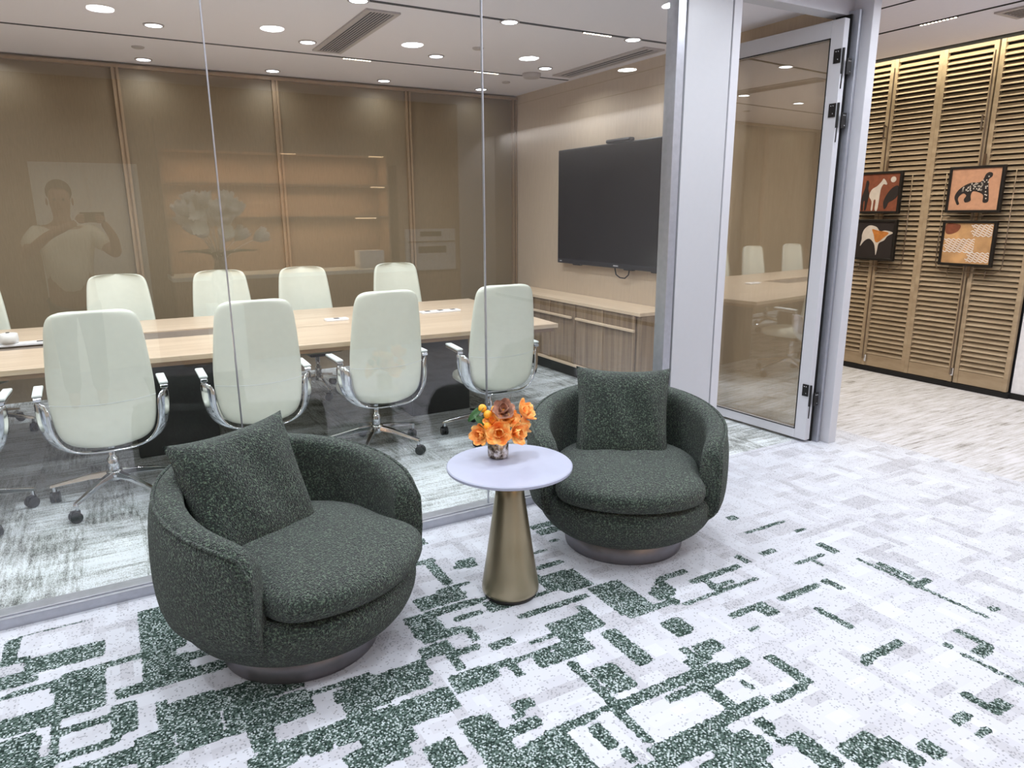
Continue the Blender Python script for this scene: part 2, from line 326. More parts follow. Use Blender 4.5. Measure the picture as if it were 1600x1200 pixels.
# ------------------------------------------------------------------ walls and ceilings
struct('ceiling', box(B(), -3, 3.15, CEIL, 4.2, 7.2, CEIL+.2), 'ceiling_paint')
struct('ceiling_lobby', box(B(), -3, -5.8, LCEIL, 6.28, 3.15, LCEIL+.2), 'ceiling_paint')
struct('ceiling_corridor', box(B(), 4.2, 3.15, LCEIL, 6.28, 7.2, LCEIL+.2), 'ceiling_paint')
bm = box(B(), 6.28, -5.8, 3.02, 6.6, 7.2, 3.07); box(bm, 6.28, -5.8, LCEIL+.18, 6.3, 7.2, 3.02); struct('ceiling_cove', bm, 'white_wall')
struct('wall_back', box(B(), -3, 7.12, 0, 6.6, 7.3, 3.05), 'wall_panel')
struct('wall_left', box(B(), -3.1, -5.8, 0, -3, 7.3, 3.05), 'beige_wall')
struct('wall_right', box(B(), 4.12, 3.12, 0, 4.21, 7.2, 2.9), 'beige_wall')
struct('wall_corridor', box(B(), 6.52, 2.95, 0, 6.62, 7.2, 3.05), 'black_metal')  # painted black to stand in for the shade between louvre slats
struct('wall_lobby_right', box(B(), 6.5, -5.8, 0, 6.62, 2.93, 3.05), 'white_wall')
struct('wall_front', box(B(), 4.1, -5.9, 0, 6.6, -5.8, 3.0), 'white_wall')
struct('wall_kitchen', box(B(), -3, -2.5, 0, 4.1, -2.35, LCEIL), 'kitchen_wood')
struct('baseboard_lobby', box(B(), 6.485, -5.8, 0, 6.5, 2.93, .05), 'dark_gap')
struct('baseboard_corridor', box(B(), 6.46, 2.93, 0, 6.52, 7.1, .045), 'dark_gap')
# panel battens on the back wall
for k, x in enumerate((-2.29, -1.01, .27, 1.555, 2.85, 4.085)):
    bm = B(); box(bm, x-.028, 7.085, 0, x-.008, 7.12, CEIL-.02); box(bm, x+.008, 7.085, 0, x+.028, 7.12, CEIL-.02); box(bm, x-.008, 7.10, 0, x+.008, 7.12, CEIL-.02)
    struct('trim_%d' % (k+1), bm, 'batten')
struct('trim_7', box(B(), -3, 7.08, CEIL-.045, 4.12, 7.12, CEIL-.02), 'batten')
# dark ceiling slots (tracks)
def slot(name, x0, y0, x1, y1, z): struct(name, box(B(), x0, y0, z-.004, x1, y1, z+.02), 'dark_gap')
slot('trim_8', -3, 6.035, 4.08, 6.06, CEIL); slot('trim_9', -3, 4.415, 4.08, 4.445, CEIL)
slot('trim_10', 5.385, -2, 5.41, 7, LCEIL); slot('trim_11', 4.745, -2, 4.76, 7, LCEIL)
def led(x0, y0, x1, y1, z, label, alongy=False):
    t = thing('linear_spotlight', label, 'light', ((x0+x1)/2, (y0+y1)/2, z), 0, 'dotted linear spotlights in the ceiling tracks')
    L = (y1-y0) if alongy else (x1-x0); W_ = (x1-x0) if alongy else (y1-y0)
    hx, hy = (W_/2, L/2) if alongy else (L/2, W_/2)
    obj('housing', box(B(), -hx, -hy, -.009, hx, hy, -.004), 'black_metal', t)
    bm = B(); n = 10
    for i in range(n):
        p = -L/2+L*(i+.5)/n; a, b = (0, p) if alongy else (p, 0)
        lathe(bm, [(.0085, -.012), (.0085, -.009)], 10, (a, b))
    obj('diode_row', bm, 'led_glow', t)
led(3.11, 4.418, 3.36, 4.442, CEIL, 'dotted linear spotlight in the front ceiling track, right of the near downlights')
led(1.88, 6.037, 2.12, 6.058, CEIL, 'dotted linear spotlight in the rear ceiling track, below the slotted air vent')
led(3.07, 6.037, 3.32, 6.058, CEIL, 'dotted linear spotlight in the rear ceiling track behind the right glass joint')
led(5.387, 3.15, 5.408, 3.42, LCEIL, 'linear spotlight in the corridor ceiling track before the louvred panels', True)

# downlights
def downlight(x, y, z, label, group):
    t = thing('downlight', label, 'light', (x, y, z), 0, group)
    obj('trim_ring', lathe(B(), [(.066, -.001), (.066, -.006), (.054, -.008), (.052, -.003)], 28), 'vent_metal', t, True)
    obj('lens', lathe(B(), [(.0515, -.002), (.0515, -.0065)], 28), 'lamp_glow', t)
rown = {4.45: 'on the front track line', 5.65: 'in the middle row', 6.88: 'in the row by the back wall'}
cols = {0.48: 'leftmost seen', 1.50: 'second from left', 2.53: 'third from left', 3.57: 'rightmost'}
for (x, y) in MEET_LIGHTS:
    if x < 0 or (y < 5 and x < 1): continue
    downlight(x, y, CEIL, 'round downlight in meeting room ceiling %s, %s' % (rown[y], cols[x]), 'meeting room downlights')
lobn = ['far left', 'left', 'centre left', 'centre', 'centre right', 'right', 'far right']
for k in range(7):
    x = .18+1.09*(k-2); downlight(x, .49, LCEIL, 'round downlight in lobby ceiling seen only mirrored in the glass, %s' % lobn[k], 'lobby downlights over the viewer')
# flat ceiling discs
def disc(x, y, r, h, label, name='ceiling_sensor'):
    t = tag(obj(name, lathe(B(), [(r, 0), (r, -h*.5), (r*.8, -h), (r*.3, -h*1.02)], 28), 'vent_metal', None, True), label, 'sensor'); t.location = (x, y, CEIL)
disc(.42, 6.41, .045, .012, 'small pinkish cover disc on ceiling beside the left rear downlight', 'ceiling_cover_disc')
disc(2.70, 5.24, .045, .012, 'small cover disc on ceiling left of the right glass joint', 'ceiling_cover_disc')
disc(3.60, 6.41, .04, .012, 'small cover disc on ceiling near the far right corner', 'ceiling_cover_disc')
disc(3.60, 5.93, .085, .04, 'round white smoke detector on ceiling next to the right downlight', 'smoke_detector')
# vents
def vent(x0, y0, x1, y1, z, label, n, alongy=True):
    t = thing('air_vent', label, 'vent', (0, 0, 0)); f = .03
    bm = B(); zt = z; zb = z-.012
    box(bm, x0-f, y0-f, zb, x1+f, y0, zt); box(bm, x0-f, y1, zb, x1+f, y1+f, zt); box(bm, x0-f, y0, zb, x0, y1, zt); box(bm, x1, y0, zb, x1+f, y1, zt)
    obj('vent_frame', bm, 'vent_metal', t); obj('backing', box(B(), x0, y0, z-.003, x1, y1, z-.001), 'dark_gap', t)
    bm = B()
    for i in range(n):
        c = x0+(x1-x0)*(i+.5)/n; mt = Matrix.Translation((c, 0, z-.006)); hw = (x1-x0)/n*.16
        box(bm, -hw, y0, -.0015, hw, y1, .0015, mt)
    obj('slats', bm, 'vent_metal', t)
vent(1.625, 4.62, 1.79, 5.86, CEIL, 'long slotted air vent in meeting room ceiling above the table', 8)
vent(3.83, 4.62, 3.97, 5.86, CEIL, 'narrow air vent in ceiling close to the screen wall', 3)
vent(5.56, 2.55, 5.80, 2.95, LCEIL, 'square air vent in corridor ceiling at top right corner', 6)

# ------------------------------------------------------------------ glass partition
GY = 3.11
for k, (a, b) in enumerate(((-3, -.757), (-.751, .428), (.434, 1.617), (1.623, 2.765))):
    w_ = struct('window_%d' % (k+1), box(B(), a, GY-.006, .045, b, GY+.006, CEIL-.05), 'partition_glass')
for x in (-.754, .431, 1.62): struct('trim_joint', box(B(), x-.0026, GY-.007, .045, x+.0026, GY+.007, CEIL-.05), 'aluminium')
bm = B(); box(bm, -3, 3.07, 0, 2.82, 3.088, .045); box(bm, -3, 3.09, 0, 2.82, 3.16, .05)
struct('trim_channel', bm, 'aluminium', bevel=.002)
struct('trim_header', box(B(), -3, 3.06, 2.70, 4.2, 3.17, LCEIL+.02), 'light_metal')
# end post, column, post
struct('trim_post', box(B(), 2.757, 3.068, 0, 2.812, 3.155, 2.72), 'aluminium', bevel=.003)
struct('trim_gap', box(B(), 2.812, 3.085, 0, 2.824, 3.15, 2.72), 'dark_gap')
col = struct('wall_column', box(B(), 2.824, 3.066, 0, 3.145, 3.20, 2.76), 'column_paint', bevel=.002)
struct('trim_gap', box(B(), 3.145, 3.085, 0, 3.152, 3.15, 2.72), 'dark_gap')
struct('trim_door_post', box(B(), 3.152, 3.062, 0, 3.212, 3.16, 2.72), 'light_metal', bevel=.003)
# right jamb
struct('trim_jamb', box(B(), 4.155, 2.93, 0, 4.228, 3.20, 2.87), 'light_metal', bevel=.003)
bm = B(); box(bm, 4.108, 2.985, 0, 4.128, 3.14, 2.72); box(bm, 4.128, 3.0, 0, 4.155, 3.14, 2.72)
struct('trim_jamb_profile', bm, 'aluminium', bevel=.002)
struct('trim_jamb_gap', box(B(), 4.094, 3.03, 0, 4.108, 3.14, 2.70), 'dark_gap')
# door leaf opened against the screen wall
d = bpy.data.objects.new('door_1', None); C.objects.link(d); d.location = (4.094, 3.02, 0); d.rotation_euler = (0, 0, math.radians(3)); d['kind'] = 'structure'
LW, LT, x0, x1 = .92, 2.67, -.075, -.025
bm = B(); box(bm, x0, 0, .02, x1, .085, LT); box(bm, x0, LW-.085, .02, x1, LW, LT); box(bm, x0, .085, .02, x1, LW-.085, .085); box(bm, x0, .085, LT-.10, x1, LW-.085, LT)
obj('door_frame', bm, 'light_metal', d, bevel=.003)
obj('door_glass', box(B(), -.056, .08, .08, -.044, LW-.08, LT-.095), 'door_glass', d)
bm = B(); box(bm, x0-.002, .085, .085, x0+.004, .09, LT-.10); box(bm, x0-.002, .085, LT-.105, x0+.004, LW-.085, LT-.10); box(bm, x0-.002, .085, .085, x0+.004, LW-.085, .09)
obj('glazing_bead', bm, 'dark_gap', d)
for z in (2.40, 2.09, .31):
    bm = B(); box(bm, x0-.006, .005, z+.02, x0, .05, z+.10); box(bm, -.045, -.022, z-.045, 0.0, -.016, z+.045)
    tube(bm, [(x0-.002, -.012, z-.045), (x0-.002, -.012, z+.10)], .008, 8); tube(bm, [(x0, -.012, z-.13), (x0, -.014, z-.045)], .004, 6)
    hg = obj('hinge', bm, 'black_metal', d)
    bm = B()
    for yy, zz in ((.02, .085), (.035, .085), (.02, .04)): sphere(bm, (x0-.007, yy, z+zz), .004, 8, 6)
    for xx, zz in ((-.03, .03), (-.015, -.03), (-.015, .03)): sphere(bm, (xx, -.023, z+zz), .004, 8, 6)
    obj('hinge_screws', bm, 'chrome', hg)

# ------------------------------------------------------------------ louvred panels in the corridor
PX = 6.47
edges = [2.95, 3.405, 3.845, 4.285, 4.74, 5.2, 5.65]
plab = ['louvred wooden panel at far right beside the white wall', 'louvred wooden panel behind the right pair of pictures', 'louvred wooden panel between the two pairs of pictures',
        'louvred wooden panel right behind the door jamb', 'louvred wooden panel mostly hidden by the door jamb', 'louvred wooden panel at the hidden end of the corridor']
proto = thing('louvred_panel', plab[0], 'panel', (PX, edges[0], 0), 0, 'louvred panels along the corridor')
PWD = .444; H0, H1 = .05, 2.88
obj('stile', box(B(), 0, .004, H0, .04, .040, H1), 'louvre_wood', proto, bevel=.002)
obj('stile', box(B(), 0, PWD-.036, H0, .04, PWD, H1), 'louvre_wood', proto, bevel=.002)
obj('bottom_rail', box(B(), .006, .04, H0, .036, PWD-.036, H0+.115), 'louvre_wood', proto, bevel=.002)
obj('top_rail', box(B(), .006, .04, H1-.03, .036, PWD-.036, H1), 'louvre_wood', proto)
bm = B(); z = H0+.135
while z < H1-.04:
    mt = Matrix.Translation((.020, 0, z)) @ Matrix.Rotation(math.radians(43), 4, 'Y')
    box(bm, -.003, .04, -.022, .003, PWD-.036, .022, mt); z += .0445
obj('slats', bm, 'louvre_wood', proto)
panels = [proto]
for k in range(1, 6):
    c = copy_tree(proto); c.location = (PX, edges[k], 0); c['label'] = plab[k]; panels.append(c)
for k, (y, z0, z1) in enumerate(((4.305, 2.19, 2.32), (3.445, 2.19, 2.31))):
    bm = B(); tube(bm, [(PX-.03, y, z0), (PX-.03, y, z1)], .008, 8); box(bm, PX-.03, y-.005, z0+.01, PX, y+.005, z0+.02); box(bm, PX-.03, y-.005, z1-.02, PX, y+.005, z1-.01)
    tag(obj('pull_handle', bm, 'rack_metal'), ['small vertical bar handle high on the louvred panel by the door jamb', 'small vertical bar handle high above the spotted animal picture'][k], 'handle')
for k, (y, z0) in enumerate(((4.25, .09), (3.405, .11))):
    tag(obj('floor_bolt', box(B(), PX-.014, y-.010, z0, PX-.001, y+.010, z0+.07), 'chrome', bevel=.002), ['small metal floor bolt at bottom of louvred panel by the jamb', 'small metal floor bolt at bottom of louvred panels under the right pictures'][k], 'bolt')

# picture racks and pictures
def rack(y0, y1, label):
    t = thing('picture_rack', label, 'rack', (PX-.03, 0, 0))
    z0, z1 = 1.03, 1.86; r = .06
    pts = [(0, y1, z1), (0, y1, z0+r), (0, y1-.018, z0+.018), (0, y1-r, z0), (0, y0+r, z0), (0, y0+.018, z0+.018), (0, y0, z0+r), (0, y0, z1)]
    obj('loop_rail', tube(B(), pts, .005, 8), 'rack_metal', t, True)
    yc = (y0+y1)/2
    obj('centre_post', tube(B(), [(.004, yc+.02, .12), (.004, yc+.02, 2.8)], .006, 8), 'rack_metal', t)
    obj('centre_strap', box(B(), .008, yc-.022, .98, .014, yc-.0, 2.0), 'rack_metal', t)
    for yy in (y0+.12, y1-.12): obj('hook', tube(B(), [(-.012, yy, z0-.045), (-.012, yy, z0+.01), (0, yy, z0+.02)], .005, 6), 'rack_metal', t)
    obj('cross_rail', tube(B(), [(0, y0+.01, 1.49), (0, y1-.01, 1.49)], .004, 6), 'rack_metal', t)
rack(3.12, 3.67, 'thin metal loop rack holding the right pair of pictures'); rack(3.975, 4.52, 'thin metal loop rack holding the left pair of pictures by the jamb')
def flat(bm, pts, h=.002):   # outline in picture (u right, v up) -> thin raised shape on the picture face
    a = [bm.verts.new((-.012-h, -u, v)) for u, v in pts]; b = [bm.verts.new((-.011, -u, v)) for u, v in pts]; n = len(pts)
    bm.faces.new(a); bm.faces.new(b[::-1])
    for i in range(n): bm.faces.new((a[i], b[i], b[(i+1)%n], a[(i+1)%n]))
def smooth_closed(P, k=6):
    out = []; n = len(P)
    for i in range(n):
        p0, p1, p2, p3 = (Vector(P[(i+j-1)%n]) for j in range(4))
        for s in range(k):
            t_ = s/k; q = .5*((2*p1)+(p2-p0)*t_+(2*p0-5*p1+4*p2-p3)*t_*t_+(3*p1-p0-3*p2+p3)*t_**3); out.append((q.x, q.y))
    return out
def picture(yc, zc, label, bg, W_=.44, H_=.38):
    t = thing('framed_picture', label, 'picture', (PX-.055, yc, zc), 0, 'square framed pictures on the corridor racks'); f = .022; a, b = W_/2, H_/2
    bm = B(); box(bm, -.022, -a, -b, .012, -a+f, b); box(bm, -.022, a-f, -b, .012, a, b); box(bm, -.022, -a+f, -b, .012, a-f, -b+f); box(bm, -.022, -a+f, b-f, .012, a-f, b)
    obj('frame', bm, 'frame_black', t, bevel=.002)
    obj('artwork', box(B(), -.011, -a+f, -b+f, .006, a-f, b-f), bg, t)
    return t
# facing -X: picture left (u<0) is +y.  u right -> y decreases
p = picture(3.405, 1.715, 'framed picture of a spotted long-tailed animal on peach ground, top right', 'art_tan')
S = [(-.14,-.10),(-.155,-.06),(-.135,-.01),(-.09,.03),(-.03,.055),(.03,.055),(.06,.08),(.075,.12),(.10,.135),(.125,.125),(.125,.10),(.10,.075),(.105,.03),(.115,-.03),(.12,-.10),(.08,-.105),(.075,-.05),(.04,-.025),(-.01,-.015),(-.025,-.05),(-.02,-.09),(-.06,-.105),(-.075,-.08),(-.06,-.05),(-.085,-.03),(-.115,-.05),(-.125,-.08),(-.11,-.115),(-.125,-.125)]
bm = B(); flat(bm, smooth_closed(S, 4)); an = obj('painted_animal', bm, 'art_dark', p)
bm = B(); rr = random.Random(2)
for i in range(60):
    u = rr.uniform(-.1, .11); v_ = .02+rr.uniform(-.03, .03) if u < .06 else rr.uniform(-.08, .11)
    if u < -.04: v_ = rr.uniform(-.02, .03)*.8
    c_ = [(u+.006*math.cos(k*PI/3), v_+.006*math.sin(k*PI/3)) for k in range(6)]; flat(bm, c_, .003)
obj('painted_spots', bm, 'art_cream', p)
p = picture(3.405, 1.27, 'framed abstract picture of white wavy lines on gold ground, lower right', 'art_gold')
bm = B()
for (u0, u1, v0, n) in ((-.195, .06, .035, 7), (.0, .19, -.075, 5), (.02, .19, .155, 6)):
    for j in range(n):
        vv = v0-j*.017; a0 = u0+.012*(j%3); N = 30
        top = [(a0+(u1-a0)*i/N, vv+.0058*math.sin((x_ := (a0+(u1-a0)*i/N))*150+j)) for i in range(N+1)]; bot = [(x, y-.0065) for x, y in top][::-1]
        if min(y for _, y in bot) < -.165: continue
        flat(bm, top+bot)
obj('painted_waves', bm, 'art_white', p)
bm = B(); flat(bm, smooth_closed([(-.19,.16),(-.13,.165),(-.07,.15),(-.09,.10),(-.15,.075),(-.19,.09)], 4), .001); obj('painted_cloud', bm, 'art_rust', p)
p = picture(4.265, 1.71, 'framed picture of horses under a pale moon on rust ground, upper left', 'art_rust')
bm = B(); flat(bm, smooth_closed([(-.06,-.155),(-.06,-.08),(-.09,-.03),(-.07,.03),(-.02,.06),(.02,.10),(.04,.125),(.075,.085),(.07,.07),(.04,.075),(.02,.03),(.015,-.03),(.005,-.155),(-.02,-.155),(-.02,-.07),(-.04,-.07),(-.045,-.155)], 4)); obj('painted_pale_horse', bm, 'art_cream', p)
bm = B(); flat(bm, smooth_closed([(-.16,-.155),(-.17,-.06),(-.155,.0),(-.14,.05),(-.135,.10),(-.12,.115),(-.105,.09),(-.11,.04),(-.095,-.01),(-.10,-.06),(-.115,-.155),(-.13,-.155),(-.13,-.08),(-.145,-.08),(-.145,-.155)], 4))
obj('painted_dark_horse', bm, 'art_dark', p); bm = B()
flat(bm, smooth_closed([(.19,.055),(.14,.045),(.09,-.01),(.06,-.08),(.065,-.13),(.075,-.15),(.095,-.13),(.11,-.09),(.15,-.07),(.19,-.03)], 4)); obj('painted_dark_horse', bm, 'art_dark', p)
bm = B(); flat(bm, [(.135+.026*math.cos(k*PI/10), .115+.026*math.sin(k*PI/10)) for k in range(20)]); obj('painted_moon', bm, 'art_cream', p)
p = picture(4.265, 1.275, 'framed picture of an ochre and white bull on black ground, lower left', 'art_dark')
bm = B(); flat(bm, smooth_closed([(-.10,.10),(-.05,.135),(.02,.12),(.06,.08),(.11,.09),(.19,.07),(.14,.04),(.11,.0),(.06,-.03),(.05,-.09),(.04,-.14),(.03,-.09),(.01,-.03),(-.04,.01),(-.09,-.01),(-.13,-.06),(-.12,.0),(-.12,.05)], 4)); obj('painted_bull', bm, 'art_cream', p)
bm = B(); flat(bm, smooth_closed([(-.02,.10),(.05,.085),(.11,.08),(.15,.065),(.10,.02),(.05,-.02),(.02,-.01),(.0,.05)], 4), .003); obj('painted_patch', bm, 'art_orange', p)

# ------------------------------------------------------------------ television and cabinet
tv = thing('television', 'large black flat television mounted on the beige side wall', 'television', (4.12, 5.18, 1.05))
TH, TW = 1.09, .955
obj('television_body', box(B(), -.085, -TW, 0, -.02, TW, TH), 'tv_body', tv, bevel=.006)
obj('screen', box(B(), -.088, -TW+.014, .045, -.084, TW-.014, TH-.014), 'screen', tv)
obj('wall_bracket', box(B(), -.02, -.5, .3, 0, .5, .8), 'black_metal', tv)
obj('camera_bar', prism(B(), [(-.105, -.17), (-.04, -.17), (-.04, .17), (-.105, .17)], TH, TH+.032), 'tv_body', tv, bevel=.014)
for y in (-.62, -.25, .55): obj('bottom_port', box(B(), -.092, y, -.008, -.06, y+.12, .004), 'black_plastic', tv)
for y0, n in ((.02, 6), (.90, 3)):
    bm = B()
    for i in range(n): box(bm, -.0875, y0-.012*i, .017, -.0855, y0+.008-.012*i, .027)
    obj('maker_lettering', bm, 'light_metal', tv)
cab = tube(B(), [(-.05, -.16, 0), (-.05, -.15, -.05), (-.05, -.10, -.085), (-.05, -.03, -.085), (-.05, .03, -.06), (-.05, .05, 0)], .006, 8)
obj('hanging_cable', cab, 'black_plastic', tv, True)

cb = thing('sideboard', 'long low wooden sideboard with vertical grain under the television', 'cabinet', (3.75, 4.47, 0))
CL, CD, CZ = 2.30, .36, .745
obj('carcass', box(B(), .02, 0, .15, CD, CL, CZ-.03), 'cabinet_wood', cb, bevel=.002)
obj('top_board', box(B(), -.01, -.012, CZ-.03, CD+.005, CL+.012, CZ), 'cabinet_top', cb, bevel=.003)
obj('bottom_board', box(B(), -.012, -.005, .125, CD, CL, .15), 'cabinet_top', cb, bevel=.002)
obj('plinth', box(B(), .07, .08, 0, CD-.02, CL-.05, .125), 'dark_leg', cb)
dw = .43
for k in range(5):
    y0 = .075+k*dw; dd = obj('cabinet_door', box(B(), .004, y0, .155, .022, y0+dw-.012, CZ-.035), 'cabinet_wood', cb, bevel=.002)
    obj('mullion', box(B(), -.012, y0-.020, .155, .006, y0+.006, CZ-.035), 'cabinet_wood', cb, bevel=.001)
for k in range(2):
    y0 = .04+k*.92; obj('rail_handle', box(B(), -.034, y0, CZ-.165, -.012, y0+.84, CZ-.145), 'cabinet_top', cb, bevel=.002)

# ------------------------------------------------------------------ conference table
T = thing('conference_table', 'long pale wood conference table with a recessed dark centre channel', 'table', (0, 0, 0))
TZ = .75
def topslab(x0l, yA, yB, x1a, x1b): return [(x0l, yA[0]), (x1a, yA[1]), (x1b, yB[1]), (x0l, yB[0])]
near = [(-2.3, 4.60), (2.86, 4.33), (2.925, 5.12), (-2.3, 5.24)]
far = [(-2.3, 5.58), (2.955, 5.47), (3.0, 6.10), (-2.3, 6.24)]
mid = [(1.15, 5.15), (2.925, 5.12), (2.955, 5.47), (1.15, 5.51)]
obj('near_top', prism(B(), near, TZ-.03, TZ), 'table_wood', T, bevel=.002); obj('far_top', prism(B(), far, TZ-.03, TZ), 'table_wood', T, bevel=.002)
obj('end_top', prism(B(), mid, TZ-.03, TZ), 'table_wood', T)
obj('channel_tray', prism(B(), [(-2.3, 5.24), (1.15, 5.15), (1.15, 5.51), (-2.3, 5.58)], TZ-.05, TZ-.010), 'tray_grey', T)
bm = B(); prism(bm, [(-2.25, 4.63), (2.84, 4.36), (2.86, 4.42), (-2.25, 4.69)], TZ-.06, TZ-.03); prism(bm, [(-2.25, 6.15), (2.96, 6.0), (2.97, 6.07), (-2.25, 6.21)], TZ-.06, TZ-.03); prism(bm, [(2.80, 4.40), (2.85, 4.40), (2.97, 6.04), (2.92, 6.04)], TZ-.06, TZ-.03)
obj('apron', bm, 'table_edge', T)
for x in (-1.6, .3, 2.2):
    bm = B(); box(bm, x-.25, 5.0, .0, x+.25, 5.65, TZ-.06); obj('pedestal', bm, 'dark_leg', T, bevel=.01)
def power(x, y, w_, rz, label, bare=False):
    t = thing('power_strip', label, 'power strip', (x, y, TZ), rz, 'white socket strips on the conference table')
    obj('strip_body', box(B(), -w_/2, -.04, 0, w_/2, .04, .016), 'paper_white', t, bevel=.003)
    for i in range(3 if not bare else 1):
        c = -w_/2+w_*(i+.5)/(3 if not bare else 1); obj('socket', box(B(), c-.022, -.02, .016, c+.022, .02, .0175), 'black_plastic', t)
    return t
power(1.50, 5.36, .17, 0, 'white socket strip on table left of the second chair from right', True)
power(2.37, 5.36, .34, 0, 'white socket strip with dark sockets on table, right of centre')
t = power(-.62, 5.38, .62, 0, 'long grey-white socket strip in the table channel at left edge')
bm = B(); lathe(bm, [(.05, 0), (.055, .02), (.052, .06), (.03, .065)], 24); o = tag(obj('conference_speaker', bm, 'appliance', None, True), 'round grey table device standing on the left socket strip', 'speakerphone'); o.location = (-.58, 5.38, TZ+.018)
obj('button', lathe(B(), [(.01, .065), (.01, .069)], 12), 'black_plastic', o)
# ------------------------------------------------------------------ swivel office chairs (facing local +Y)
def interp(tab, x):
    if x <= tab[0][0]: return tab[0][1]
    for (a, va), (b, vb) in zip(tab, tab[1:]):
        if x <= b: 
            s = (x-a)/(b-a); return va+(vb-va)*s
    return tab[-1][1]
BW = [(z, w*1.09) for z, w in [(.375, .09), (.388, .145), (.415, .182), (.45, .203), (.52, .217), (.60, .223), (.72, .222), (.90, .208), (1.02, .195), (1.06, .182), (1.083, .16), (1.095, .11)]]
def back_y(z): return -.27 - .06*max(0, (z-.60)/.5) + .02*max(0, (.50-z)/.12)**2
def shell_bm(t0, t1, inset=0, zmin=.37, zmax=1.1):
    zs = [z for z, _ in BW if zmin <= z <= zmax]; ex = []
    for a, b in zip(zs, zs[1:]):
        n = max(1, int((b-a)/.05)); ex += [a+(b-a)*i/n for i in range(n)]
    ex.append(zs[-1]); rings = []
    for z in ex:
        w_ = interp(BW, z)-inset; y = back_y(z); n = 10; rg = []
        for i in range(n+1):
            u = -1+2*i/n; rg.append((w_*u, y+.05*u*u+t0, z))
        for i in range(n, -1, -1):
            u = -1+2*i/n; rg.append((w_*u, y+.05*u*u+t1, z))
        rings.append(rg)
    return loft(B(), rings)
def make_office_chair():
    t = thing('office_chair', '', 'chair', (0, 0, 0), 0, '')
    obj('backrest', shell_bm(-.018, .022, 0), 'leather', t, True, sub=1)
    # seam across the back
    pts = [(interp(BW, .62)*u*.99, back_y(.62)+.05*u*u-.0185, .615+.012*u*u) for u in [i/8-1 for i in range(17)]]
    obj('seam', tube(B(), pts, .0018, 6), 'armpad', t)
    # seat
    rings = []
    for (s, z) in ((.90, .385), (1.0, .40), (1.0, .435), (.93, .455), (.6, .462)):
        rg = []
        for k in range(28):
            a = 2*PI*k/28; c, sn = math.cos(a), math.sin(a); e = .6
            rg.append((.225*s*math.copysign(abs(c)**e, c), .02+.235*s*math.copysign(abs(sn)**e, sn), z))
        rings.append(rg)
    obj('seat', loft(B(), rings), 'leather', t, True, sub=1)
    # polished cradle: broad U band sweeping from armrest to armrest below the back
    rings = []; bm = B()
    for k in range(33):
        a = PI*k/32; ca = math.copysign(abs(math.cos(a))**.55, math.cos(a)); sa = abs(math.sin(a))
        inn = Vector((.242*ca, -.280+.035*ca*ca, .628-.268*sa**.62)); out = Vector((.305*ca, -.160-.06*sa, .655-.300*sa**.62))
        d_ = (out-inn).normalized(); n_ = Vector((-ca*.5, .8, sa*.5)); n_ = (n_-d_*n_.dot(d_)).normalized()*.006
        rings.append([inn-n_, inn+n_, (inn+out)/2+n_*.2+Vector((-.004*ca, .004, 0)), out+n_, out+d_*.006, out-n_, (inn+out)/2-n_*1.6])
    loft(bm, rings)
    obj('cradle', bm, 'chrome', t, True, sub=1)
    for s in (-1, 1):
        bm = B(); loft(bm, [[(s*(.268), y, z0), (s*.306, y, z0), (s*.306, y, z0+.018), (s*.268, y, z0+.018)] for y, z0 in ((-.19, .640), (-.17, .646), (-.08, .650), (.03, .652))])
        ar = obj('armrest', bm, 'chrome', t, bevel=.004)
        bm = B(); loft(bm, [[(s*(.264), y, z0), (s*.310, y, z0), (s*.308, y, z0+.012), (s*.266, y, z0+.012)] for y, z0 in ((-.185, .664), (-.09, .668), (.025, .671))])
        obj('arm_pad', bm, 'armpad', ar, bevel=.004)
    obj('column', lathe(B(), [(.030, .14), (.030, .24), (.019, .25), (.019, .33), (.05, .345), (.05, .37)], 20), 'chrome', t, True)
    obj('tilt_mechanism', box(B(), -.09, -.13, .345, .09, .12, .385), 'black_plastic', t, bevel=.01)
    obj('base_hub', lathe(B(), [(.036, .115), (.042, .13), (.042, .165), (.032, .175)], 20), 'chrome', t, True)
    for k in range(5):
        a = 2*PI*k/5+.3; mt = Matrix.Rotation(a, 4, 'Z')
        rg = []
        for (x, z, hw, hh) in ((.03, .150, .020, .016), (.12, .140, .017, .014), (.24, .116, .014, .010), (.325, .098, .013, .008), (.335, .092, .011, .006)):
            rg.append([mt @ Vector(p) for p in ((x, -hw, z-hh), (x, hw, z-hh), (x, hw*.7, z+hh), (x, -hw*.7, z+hh))])
        leg = obj('base_leg', loft(B(), rg), 'chrome', t, bevel=.002)
        bm = B(); mt2 = mt @ Matrix.Translation((.318, 0, 0)) @ Matrix.Rotation(.7*k+.4, 4, 'Z')
        for sgn in (-1, 1):
            m3 = mt2 @ Matrix.Translation((-.012, sgn*.014, .030)) @ Matrix.Rotation(PI/2, 4, 'X')
            bmesh.ops.create_cone(bm, cap_ends=True, segments=18, radius1=.030, radius2=.030, depth=.018, matrix=m3)
        box(bm, -.032, -.010, .030, .012, .010, .066, mt2)
        cs = obj('caster', bm, 'black_plastic', leg, bevel=.002)
        bm = B(); tube(bm, [mt2 @ Vector((0, 0, .06)), mt2 @ Vector((0, 0, .095))], .009, 10)
        obj('caster_stem', bm, 'chrome', t)
    return t
near_ch = [(-.80, 4.36, 'white leather swivel chair with back to the glass, cut off at left edge', -4),
           (-.09, 4.33, 'white swivel chair with back to glass, directly behind the left green armchair', 1),
           (.69, 4.36, 'white swivel chair with back to glass, crossed by the left glass joint', 0),
           (1.46, 4.41, 'white swivel chair with back to glass, between the two green armchairs', 3),
           (2.27, 4.33, 'white swivel chair with back to glass, nearest the sideboard and behind flowers', -3)]
